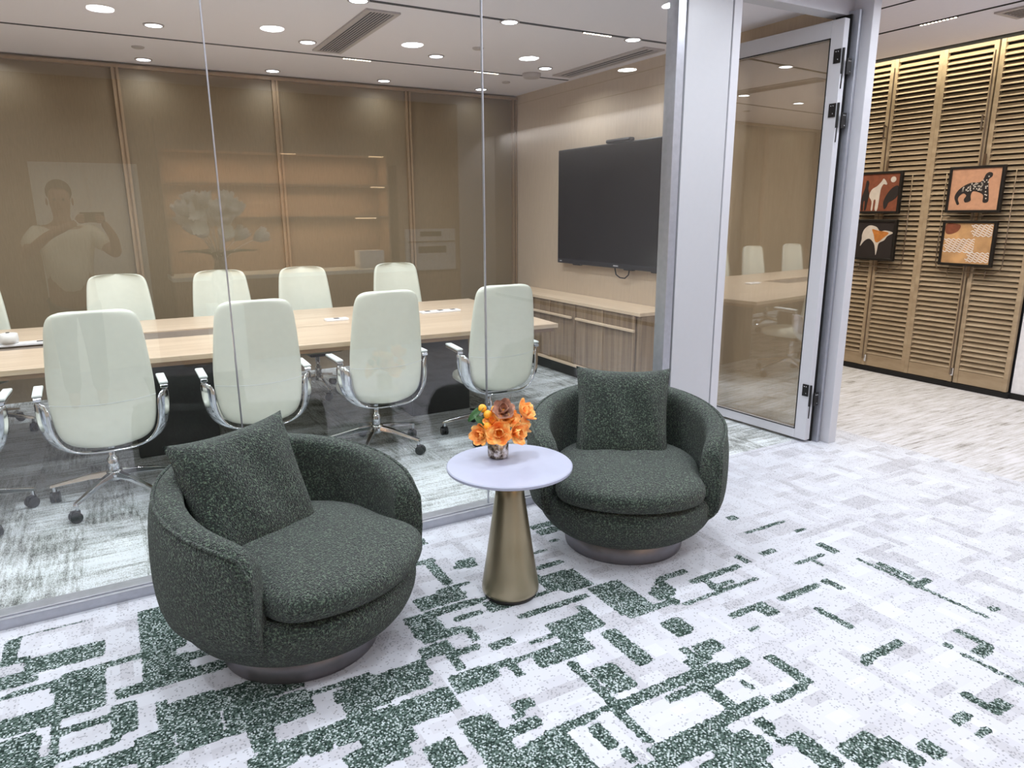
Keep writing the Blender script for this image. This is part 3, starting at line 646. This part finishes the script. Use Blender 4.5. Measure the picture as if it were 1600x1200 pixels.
far_ch = [(-.90, 6.2, 'white chair facing us across the table, cut off at the left edge', 2), (.07, 6.15, 'white chair facing us across the table, second from the left', 0),
          (.83, 6.15, 'white chair facing us across the table, behind the left glass joint', 0), (1.53, 6.15, 'white chair facing us across the table, second from the right', 2), (2.38, 6.15, 'white chair facing us across the table, farthest to the right', -2)]
proto = make_office_chair()
for i, (x, y, lab, dr) in enumerate(near_ch+far_ch):
    c = proto if i == 0 else copy_tree(proto)
    c.location = (x, y, 0); c.rotation_euler = (0, 0, math.radians(dr) + (PI if i >= 5 else 0)); c['label'] = lab
    c['group'] = 'swivel chairs with backs to the glass' if i < 5 else 'swivel chairs on the far side of the table'

# ------------------------------------------------------------------ green tub armchairs (front = local -Y)
def shell_ring(th, top):
    """closed cross-section of the wraparound shell at angle th from the back"""
    a = abs(th)/math.radians(112)
    tk = .115-.02*a
    bot = .178+.02*a
    ro = lambda z: interp([(.12, .365), (.18, .412), (.26, .437), (.36, .445), (.48, .443), (.60, .430), (.74, .40)], z)
    P = []
    for z in [bot+(top-.045-bot)*k/5 for k in range(6)]: P.append((ro(z), z))
    rt_ = ro(top)
    P += [(rt_-.008, top-.018), (rt_-.03, top), (rt_-tk+.035, top+.001), (rt_-tk+.01, top-.015)]
    for z in [top-.05-(top-.05-bot)*k/4 for k in range(5)]: P.append((ro(z)-tk*(1.0 if z > .4 else 1.0), z))
    s, c = math.sin(th), math.cos(th)
    return [(r*s, r*c*1.0, z) for r, z in P]
def make_armchair():
    t = thing('tub_armchair', '', 'armchair')
    TM = math.radians(125); N = 44; rings = []; rim = []; rimv = []
    def topz(th):
        a = abs(th)/TM; z = .690-.140*a**1.7
        e = (abs(th)-TM*.90)/(TM*.10)
        if e > 0: z -= .05*(1-math.sqrt(max(0, 1-e*e)))
        return z
    for k in range(N+1):
        th = -TM+2*TM*k/N; rings.append(shell_ring(th, topz(th)))
        if k == 0 or k == N-1: th += .012 if k == 0 else 2*TM/N-.012; rings.append(shell_ring(th, topz(th)))
    bm = loft(B(), rings, True, True)
    obj('wraparound_back', bm, 'boucle', t, True, sub=1)
    # piping runs along the outer top rim and down both front ends
    pts = [Vector(r[6]) for r in rings]
    pts = [Vector(rings[1][i]) for i in range(1, 6)] + pts[2:-2] + [Vector(rings[-2][i]) for i in range(5, 0, -1)]
    pts = [p+Vector((p.x, p.y, 0)).normalized()*.002+Vector((0, 0, .001)) for p in pts]
    obj('piping', tube(B(), pts, .0065, 8), 'boucle', t, True)
    rings = []
    prof = [(.20, .096), (.29, .098), (.335, .112), (.378, .16), (.402, .22), (.404, .265), (.39, .295), (.36, .31), (.1, .312)]
    bm = B(); rr = []
    for r, z in prof: rr.append([(r*math.sin(2*PI*k/56), -r*math.cos(2*PI*k/56)*(1.03 if math.cos(2*PI*k/56) > 0 else 1), z) for k in range(56)])
    loft(bm, rr); obj('lower_body', bm, 'boucle', t, True, sub=1)
    # cushion
    def rad(a):      # a=0 front
        f = math.cos(a)
        return interp([(-1, .315), (.3, .325), (.48, .345), (.58, .385), (.68, .425), (.82, .432), (1, .43)], f)
    rr = []
    for s, z in ((.5, .300), (.88, .300), (.955, .312), (.99, .335), (1.0, .358), (.985, .385), (.94, .408), (.85, .425), (.6, .441), (.3, .448), (.05, .450)):
        rr.append([(rad(2*PI*k/48)*s*math.sin(2*PI*k/48), -rad(2*PI*k/48)*s*math.cos(2*PI*k/48)-.01, z-(.012*max(0, math.cos(2*PI*k/48)) if z > .4 else 0)) for k in range(48)])
    obj('seat_cushion', loft(B(), rr), 'boucle', t, True, sub=1)
    obj('swivel_plinth', lathe(B(), [(.264, 0), (.266, .01), (.275, .105)], 56), 'plinth_metal', t, True)
    return t
ac = make_armchair()
ac.location = (.480, 2.45, 0); ac.rotation_euler = (0, 0, math.radians(28)); ac.scale = (1.06, 1.06, 1.02); ac['label'] = 'dark green boucle tub armchair at left, turned toward the side table'; ac['group'] = 'green tub armchairs before the glass'
ac2 = copy_tree(ac); ac2.location = (2.04, 2.50, 0); ac2.rotation_euler = (0, 0, math.radians(-34)); ac2['label'] = 'dark green boucle tub armchair at right, beside the white column'

def cushion_bm(w_, h_, d_):
    bm = B(); n = 26; rows = []
    g = {}
    for side in (1, -1):
        for j in range(n+1):
            for i in range(n+1):
                u, v_ = -1+2*i/n, -1+2*j/n; edge = (i in (0, n) or j in (0, n))
                if edge and side == -1: continue
                pinch = 1-.095*(1-abs(u)**2.2)*abs(v_)**5; pin2 = 1-.07*(1-abs(v_)**2.2)*abs(u)**5
                x = u*w_/2*pin2; z = v_*h_/2*pinch
                th = (max(0, (1-u**4)*(1-v_**4)))**.55
                wr = .006*math.sin(u*7+v_*3)*th
                g[(i, j, side)] = bm.verts.new((x, side*(d_/2*th)+wr, z))
    for side in (1, -1):
        for j in range(n):
            for i in range(n):
                q = [g.get((a, b, side), g.get((a, b, 1))) for a, b in ((i, j), (i+1, j), (i+1, j+1), (i, j+1))]; bm.faces.new(q)
    return bm
def pillow(loc, rot, label):
    o = tag(obj('throw_pillow', cushion_bm(.455, .475, .16), 'boucle', None, True), label, 'pillow', 'green pillows on the armchairs'); o.location = loc; o.rotation_euler = rot
    return o
pillow((.345, 2.53, .590), (math.radians(-20), math.radians(-3), math.radians(22)), 'square green boucle pillow tilted against the back of the left armchair')
pillow((2.085, 2.59, .590), (math.radians(-17), math.radians(1), math.radians(-34)), 'square green boucle pillow upright against the back of the right armchair')

# ------------------------------------------------------------------ side table, vase, bouquet
st_ = thing('side_table', 'round white side table on a champagne cone foot between the armchairs', 'side table', (1.315, 2.335, 0))
obj('tabletop', lathe(B(), [(.235, .548), (.252, .556), (.253, .566), (.249, .570)], 72), 'table_white', st_, True).modifiers.new('e', 'EDGE_SPLIT')
obj('cone_foot', lathe(B(), [(.108, .014), (.118, .022), (.119, .035), (.116, .06), (.10, .16), (.080, .30), (.060, .44), (.050, .548)], 56), 'champagne', st_, True)
obj('foot_ring', lathe(B(), [(.108, 0), (.109, .012), (.105, .016)], 48), 'dark_leg', st_, True)
VX, VY, VZ = 1.315, 2.43, .570
va = tag(obj('vase', lathe(B(), [(.033, 0), (.041, .004), (.043, .012), (.043, .062), (.041, .066), (.045, .074), (.047, .080), (.041, .080), (.038, .066), (.038, .012)], 36), 'mercury_glass', None, True), 'small mottled silver glass vase on the white side table', 'vase'); va.location = (VX, VY, VZ)
bq = thing('flower_bouquet', 'bouquet of orange magnolia flowers with small oranges in the silver vase', 'flowers', (VX, VY, VZ))
def petal_bm(bm, base, dirv, up, L, W_, curl):
    d_ = Vector(dirv).normalized(); s = d_.cross(Vector(up)).normalized(); n_ = s.cross(d_).normalized(); g = []
    for j in range(7):
        v_ = j/6; wv = W_*math.sin(PI*min(1, v_*.86+.08))**.75*.5; row = []
        for i in range(5):
            u = -1+i*.5; p = Vector(base)+d_*(L*v_)+s*(wv*u)+n_*(curl*v_*v_*L - .25*W_*u*u*(1-v_*.5)*-1); row.append(bm.verts.new(p))
        g.append(row)
    for a, b in zip(g, g[1:]):
        for i in range(4): bm.faces.new((a[i], a[i+1], b[i+1], b[i]))
def flower(c, facing, R, mat='petal', n=6, seed=0):
    rr = random.Random(seed); f = Vector(facing).normalized(); a = f.orthogonal().normalized(); b = f.cross(a); bm = B()
    for layer, (tilt, sc) in enumerate(((1.25, 1.0), (.7, .8))):
        for k in range(n-layer*2):
            an = 2*PI*(k+.5*layer)/(n-layer*2)+rr.uniform(-.2, .2); d_ = (a*math.cos(an)+b*math.sin(an))*math.sin(tilt)+f*math.cos(tilt)
            petal_bm(bm, Vector(c)+f*.002*layer, d_, f, R*1.12*sc*rr.uniform(.9, 1.1), R*1.0*sc, .4)
    o = obj('flower', bm, mat, bq, True); o.modifiers.new('thick', 'SOLIDIFY').thickness = .0012
    s_ = o.modifiers.new('s', 'SUBSURF'); s_.levels = s_.render_levels = 1
    bm = B(); sphere(bm, Vector(c)+f*.012, .009, 10, 8, (1, 1, 1.2)); obj('flower_centre', bm, 'orange_fruit', o)
cv = Vector((-.48, -.84, .35)).normalized(); rgt = Vector((.87, -.49, 0))
def at(u, v_, dp=0): return Vector((0, 0, v_)) + rgt*u + Vector((-.49, -.87, 0))*dp
flower(at(.005, .118, .045), (-.45, -.84, .25), .060, seed=1); flower(at(-.055, .105, .025), (-.9, -.4, .2), .052, seed=2); flower(at(.06, .112, .03), (.25, -.95, .2), .054, seed=3)
flower(at(.035, .150, .0), (.1, -.6, .6), .055, seed=4); flower(at(.095, .172, -.02), (.5, -.6, .7), .055, seed=5); flower(at(-.015, .150, .01), (-.5, -.6, .6), .045, seed=6); flower(at(.0, .10, -.05), (.2, .9, .4), .05, seed=8); flower(at(.09, .12, -.02), (.95, -.1, .3), .045, seed=9)
flower(at(.022, .192, .01), (-.3, -.7, .7), .056, 'dusk_petal', 6, 7)
for k, (u, v_, dp) in enumerate(((-.062, .208, .0), (-.040, .188, .02), (-.010, .203, .0), (-.040, .142, .035))):
    bm = B(); sphere(bm, at(u, v_, dp), .0175, 18, 12); obj('small_orange', bm, 'orange_fruit', bq, True)
def leaf(base, tip, W_):
    bm = B(); d_ = Vector(tip)-Vector(base); petal_bm(bm, base, d_, (-.3, -.5, .8), d_.length, W_, -.15); o = obj('leaf', bm, 'leaf_green', bq, True); o.modifiers.new('thick', 'SOLIDIFY').thickness = .001
for b_, t_, w_ in (((-.055, .215, .01), (-.125, .160, .01), .036), ((-.06, .215, 0), (-.095, .19, -.02), .02), ((-.045, .130, .03), (-.090, .190, .03), .036), ((-.05, .13, 0), (-.10, .11, .01), .03), ((-.04, .14, 0), (-.05, .20, -.01), .03), ((.07, .12, -.03), (.11, .15, -.05), .03), ((.06, .10, -.04), (.09, .13, -.06), .03)):
    leaf(at(*b_), at(*t_), w_)
for b_, t_ in (((.01, .12, 0), (.055, .262, .0)), ((.0, .1, 0), (.015, .06, .03)), ((-.03, .12, 0), (-.02, .235, 0)), ((-.04, .18, 0), (-.075, .225, 0))):
    obj('twig', tube(B(), [at(*b_), (at(*b_)+at(*t_))/2+Vector((.004, 0, 0)), at(*t_)], [.0018, .0013, .0006], 6), 'twig', bq)
bm = B(); rr = random.Random(4)
for k in range(9):
    a = rr.uniform(0, 2*PI); tube(bm, [(0, 0, .012), (.02*math.cos(a), .02*math.sin(a), .06), (.045*math.cos(a), .045*math.sin(a), .11)], .002, 6)
obj('stems', bm, 'twig', bq)

# ------------------------------------------------------------------ what stands behind the viewer and shows mirrored in the glass
KY = -2.0
fr = thing('tall_cabinet', 'tall white two-door cabinet mirrored at left in the glass behind the viewer', 'cabinet', (-.055, -2.0, 0))
obj('cabinet_body', box(B(), -.455, -.33, 0, .455, -.02, 2.04), 'soft_white', fr)
for s in (-1, 1): obj('cabinet_door', box(B(), -.452 if s < 0 else .004, -.02, .02, -.004 if s < 0 else .452, 0, 2.03), 'soft_white', fr, bevel=.003)
nb_ = thing('shelf_niche', 'wooden wall niche with lit shelves mirrored in the glass', 'shelf', (0, KY, 0))
obj('side_board', box(B(), .60, -.34, .92, .62, 0, 2.5), 'kitchen_wood', nb_); obj('side_board', box(B(), 3.0, -.34, .92, 3.02, 0, 2.5), 'kitchen_wood', nb_)
for z in (1.50, 1.85, 2.19):
    sh = obj('shelf', box(B(), .62, -.34, z, 3.0, 0, z+.02), 'kitchen_wood', nb_)
    obj('light_strip', box(B(), 2.80 if z > 1.6 else 2.6, -.01, z-.012, 2.97 if z > 1.6 else 2.85, .0, z+.0), 'warm_strip', sh)
    if z > 2: obj('light_strip', box(B(), 1.80, -.01, z-.01, 1.97, .0, z-.002), 'warm_strip', sh)
kc = thing('kitchen_counter', 'pale kitchen counter behind the viewer, mirrored in the glass', 'counter', (0, KY, 0))
obj('counter_body', box(B(), .60, -.34, 0, 3.12, .24, .88), 'kitchen_wood', kc); obj('worktop', box(B(), .58, -.34, .88, 3.12, .26, .92), 'soft_white', kc)
ov = thing('oven', 'white built-in oven with dark window mirrored in the glass', 'oven', (3.53, -2.0, 0))
obj('housing_cabinet', box(B(), -.40, -.33, 0, .40, -.02, 2.1), 'kitchen_wood', ov)
obj('oven_front', box(B(), -.33, -.02, .86, .33, .02, 1.36), 'appliance', ov, bevel=.004)
obj('display', box(B(), -.14, .02, 1.27, .14, .024, 1.33), 'black_plastic', ov); obj('oven_window', box(B(), -.17, .02, 1.07, .2, .024, 1.15), 'tv_body', ov); obj('handle', box(B(), -.31, .02, 1.20, .31, .05, 1.215), 'chrome', ov)
bx = tag(obj('paper_box', box(B(), 2.62, -2.18, .921, 2.92, -1.98, 1.12), 'paper_white'), 'small white box on the kitchen counter, mirrored in the glass', 'box')
wf = thing('floral_arrangement', 'large white flower arrangement in a tall vase mirrored in the glass', 'flowers', (.95, -.98, 0))
obj('pedestal', box(B(), -.15, -.15, 0, .15, .15, .72), 'soft_white', wf, bevel=.01)
obj('tall_vase', lathe(B(), [(.06, .72), (.09, .78), (.10, .95), (.05, 1.12), (.07, 1.18)], 28), 'mercury_glass', wf, True)
rr = random.Random(11)
def bigpetals(seed):
    bm = B(); r_ = random.Random(seed); a = r_.uniform(0, 2*PI); el = r_.uniform(.15, 1.35); L = r_.uniform(.16, .40)
    c = Vector((math.cos(a)*math.cos(el), math.sin(a)*math.cos(el), math.sin(el)))*L + Vector((0, 0, 1.25))
    f = (c-Vector((0, 0, 1.15))).normalized(); u = f.orthogonal().normalized(); v_ = f.cross(u)
    for k in range(6): petal_bm(bm, c, (u*math.cos(k*PI/3)+v_*math.sin(k*PI/3))*.7+f*.7, f, .16, .11, .3)
    tube(bm, [(0, 0, 1.1), c*.5+Vector((0, 0, .58)), c], .004, 6)
    obj('white_lily', bm, 'soft_white', wf, True)
for s in range(26): bigpetals(s)
bm = B()
for k in range(10):
    a = k*.63; petal_bm(bm, (0, 0, 1.15), (math.cos(a), math.sin(a), .5), (0, 0, 1), .34, .07, -.3)
obj('foliage', bm, 'leaf_green', wf, True)

# the photographer
def skin(name, verts, edges_, mat, parent, root=0, sub=2):
    me = bpy.data.meshes.new(name); me.from_pydata([v[:3] for v in verts], edges_, []); me.materials.append(M[mat])
    o = bpy.data.objects.new(name, me); C.objects.link(o)
    if parent: o.parent = parent
    sk = o.modifiers.new('skin', 'SKIN'); sk.use_smooth_shade = True
    for i, v in enumerate(verts):
        r = v[3] if isinstance(v[3], tuple) else (v[3], v[3]); me.skin_vertices[0].data[i].radius = r; me.skin_vertices[0].data[i].use_root = (i == root)
    s = o.modifiers.new('s', 'SUBSURF'); s.levels = s.render_levels = sub
    return o
pr = thing('person', 'person in a cream short-sleeved shirt holding up a phone, mirrored in the glass', 'person', (-.24, -.42, 0))
V = [(0, 0, .95, (.16, .11)), (0, 0, 1.15, (.15, .10)), (0, 0, 1.35, (.17, .11)), (0, .0, 1.46, (.09, .07)), (0, .02, 1.53, .055), (0, .03, 1.62, .075), (0, .03, 1.70, (.082, .095)), (0, .02, 1.76, .06),
     (-.17, 0, 1.42, .055), (-.27, .12, 1.25, .045), (-.10, .30, 1.40, .035), (.10, .34, 1.50, .026),
     (.17, 0, 1.42, .055), (.34, .12, 1.24, .045), (.33, .28, 1.38, .035), (.27, .335, 1.50, .026),
     (-.09, 0, .85, .09), (-.10, .01, .50, .062), (-.10, 0, .10, .042), (-.10, .12, .04, .035), (.09, 0, .85, .09), (.10, .01, .50, .062), (.10, 0, .10, .042), (.10, .12, .04, .035)]
E_ = [(0, 1), (1, 2), (2, 3), (3, 4), (4, 5), (5, 6), (6, 7), (2, 8), (8, 9), (9, 10), (10, 11), (2, 12), (12, 13), (13, 14), (14, 15), (0, 16), (16, 17), (17, 18), (18, 19), (0, 20), (20, 21), (21, 22), (22, 23)]
body = skin('body', V, E_, 'skin', pr)
skin('shirt', [(0, 0, .90, (.18, .13)), (0, 0, 1.12, (.17, .12)), (0, 0, 1.34, (.185, .125)), (0, 0, 1.45, (.10, .08)), (-.19, .0, 1.41, .075), (-.25, .08, 1.30, .068), (.19, 0, 1.41, .075), (.29, .08, 1.29, .068)], [(0, 1), (1, 2), (2, 3), (2, 4), (4, 5), (2, 6), (6, 7)], 'shirt', pr)
skin('trousers', [(0, 0, .95, (.17, .12)), (-.09, 0, .83, .105), (-.10, .01, .50, .078), (-.10, 0, .12, .062), (.09, 0, .83, .105), (.10, .01, .50, .078), (.10, 0, .12, .062)], [(0, 1), (1, 2), (2, 3), (0, 4), (4, 5), (5, 6)], 'trousers', pr)
bm = B(); sphere(bm, (0, .005, 1.725), .098, 20, 14, (.9, 1.0, .95)); bmesh.ops.bisect_plane(bm, geom=bm.verts[:]+bm.edges[:]+bm.faces[:], plane_co=(0, .05, 1.70), plane_no=(0, .75, -.65), clear_outer=True); obj('hair', bm, 'hair', pr, True)
bm = B(); sphere(bm, (-.03, .112, 1.665), .010, 10, 8); sphere(bm, (.03, .112, 1.665), .010, 10, 8); obj('eyes', bm, 'hair', pr, True)
bm = B(); sphere(bm, (0, .125, 1.635), .014, 10, 8, (.8, 1.2, 1.5)); sphere(bm, (-.085, .02, 1.65), .022, 10, 8, (.4, .8, 1.3)); sphere(bm, (.085, .02, 1.65), .022, 10, 8, (.4, .8, 1.3)); obj('nose_and_ears', bm, 'skin', pr, True)
bm = B(); sphere(bm, (0, .115, 1.595), .02, 12, 6, (1.1, .4, .3)); obj('mouth', bm, 'art_rust', pr, True)
for s, (hx, hy, hz) in ((-1, (.115, .355, 1.52)), (1, (.265, .35, 1.52))):
    k_ = 1 if s < 0 else -1
    vv = [(hx-k_*.01, hy-.01, hz-.02, .024), (hx, hy+.005, hz+.01, .022)]; ee = [(0, 1)]
    for q in range(4):
        b0 = len(vv); L = (.030, .034, .032, .026)[q]; oz = .028-.018*q
        vv += [(hx+k_*.004, hy+.022, hz+oz, .009), (hx+k_*.018, hy+.034, hz+oz+.002, .0085), (hx+k_*(.018+L*.7), hy+.030, hz+oz+.002, .008)]; ee += [(1, b0), (b0, b0+1), (b0+1, b0+2)]
    b0 = len(vv); vv += [(hx+k_*.012, hy-.012, hz-.012, .010), (hx+k_*.03, hy-.008, hz-.018, .009)]; ee += [(0, b0), (b0, b0+1)]
    skin('hand', vv, ee, 'skin', pr, 0, 1)
ph = tag(obj('mobile_phone', box(B(), -.115, -.070, 1.495, .045, -.062, 1.57), 'black_metal', bevel=.003), 'dark phone held level in both hands by the mirrored person', 'phone')
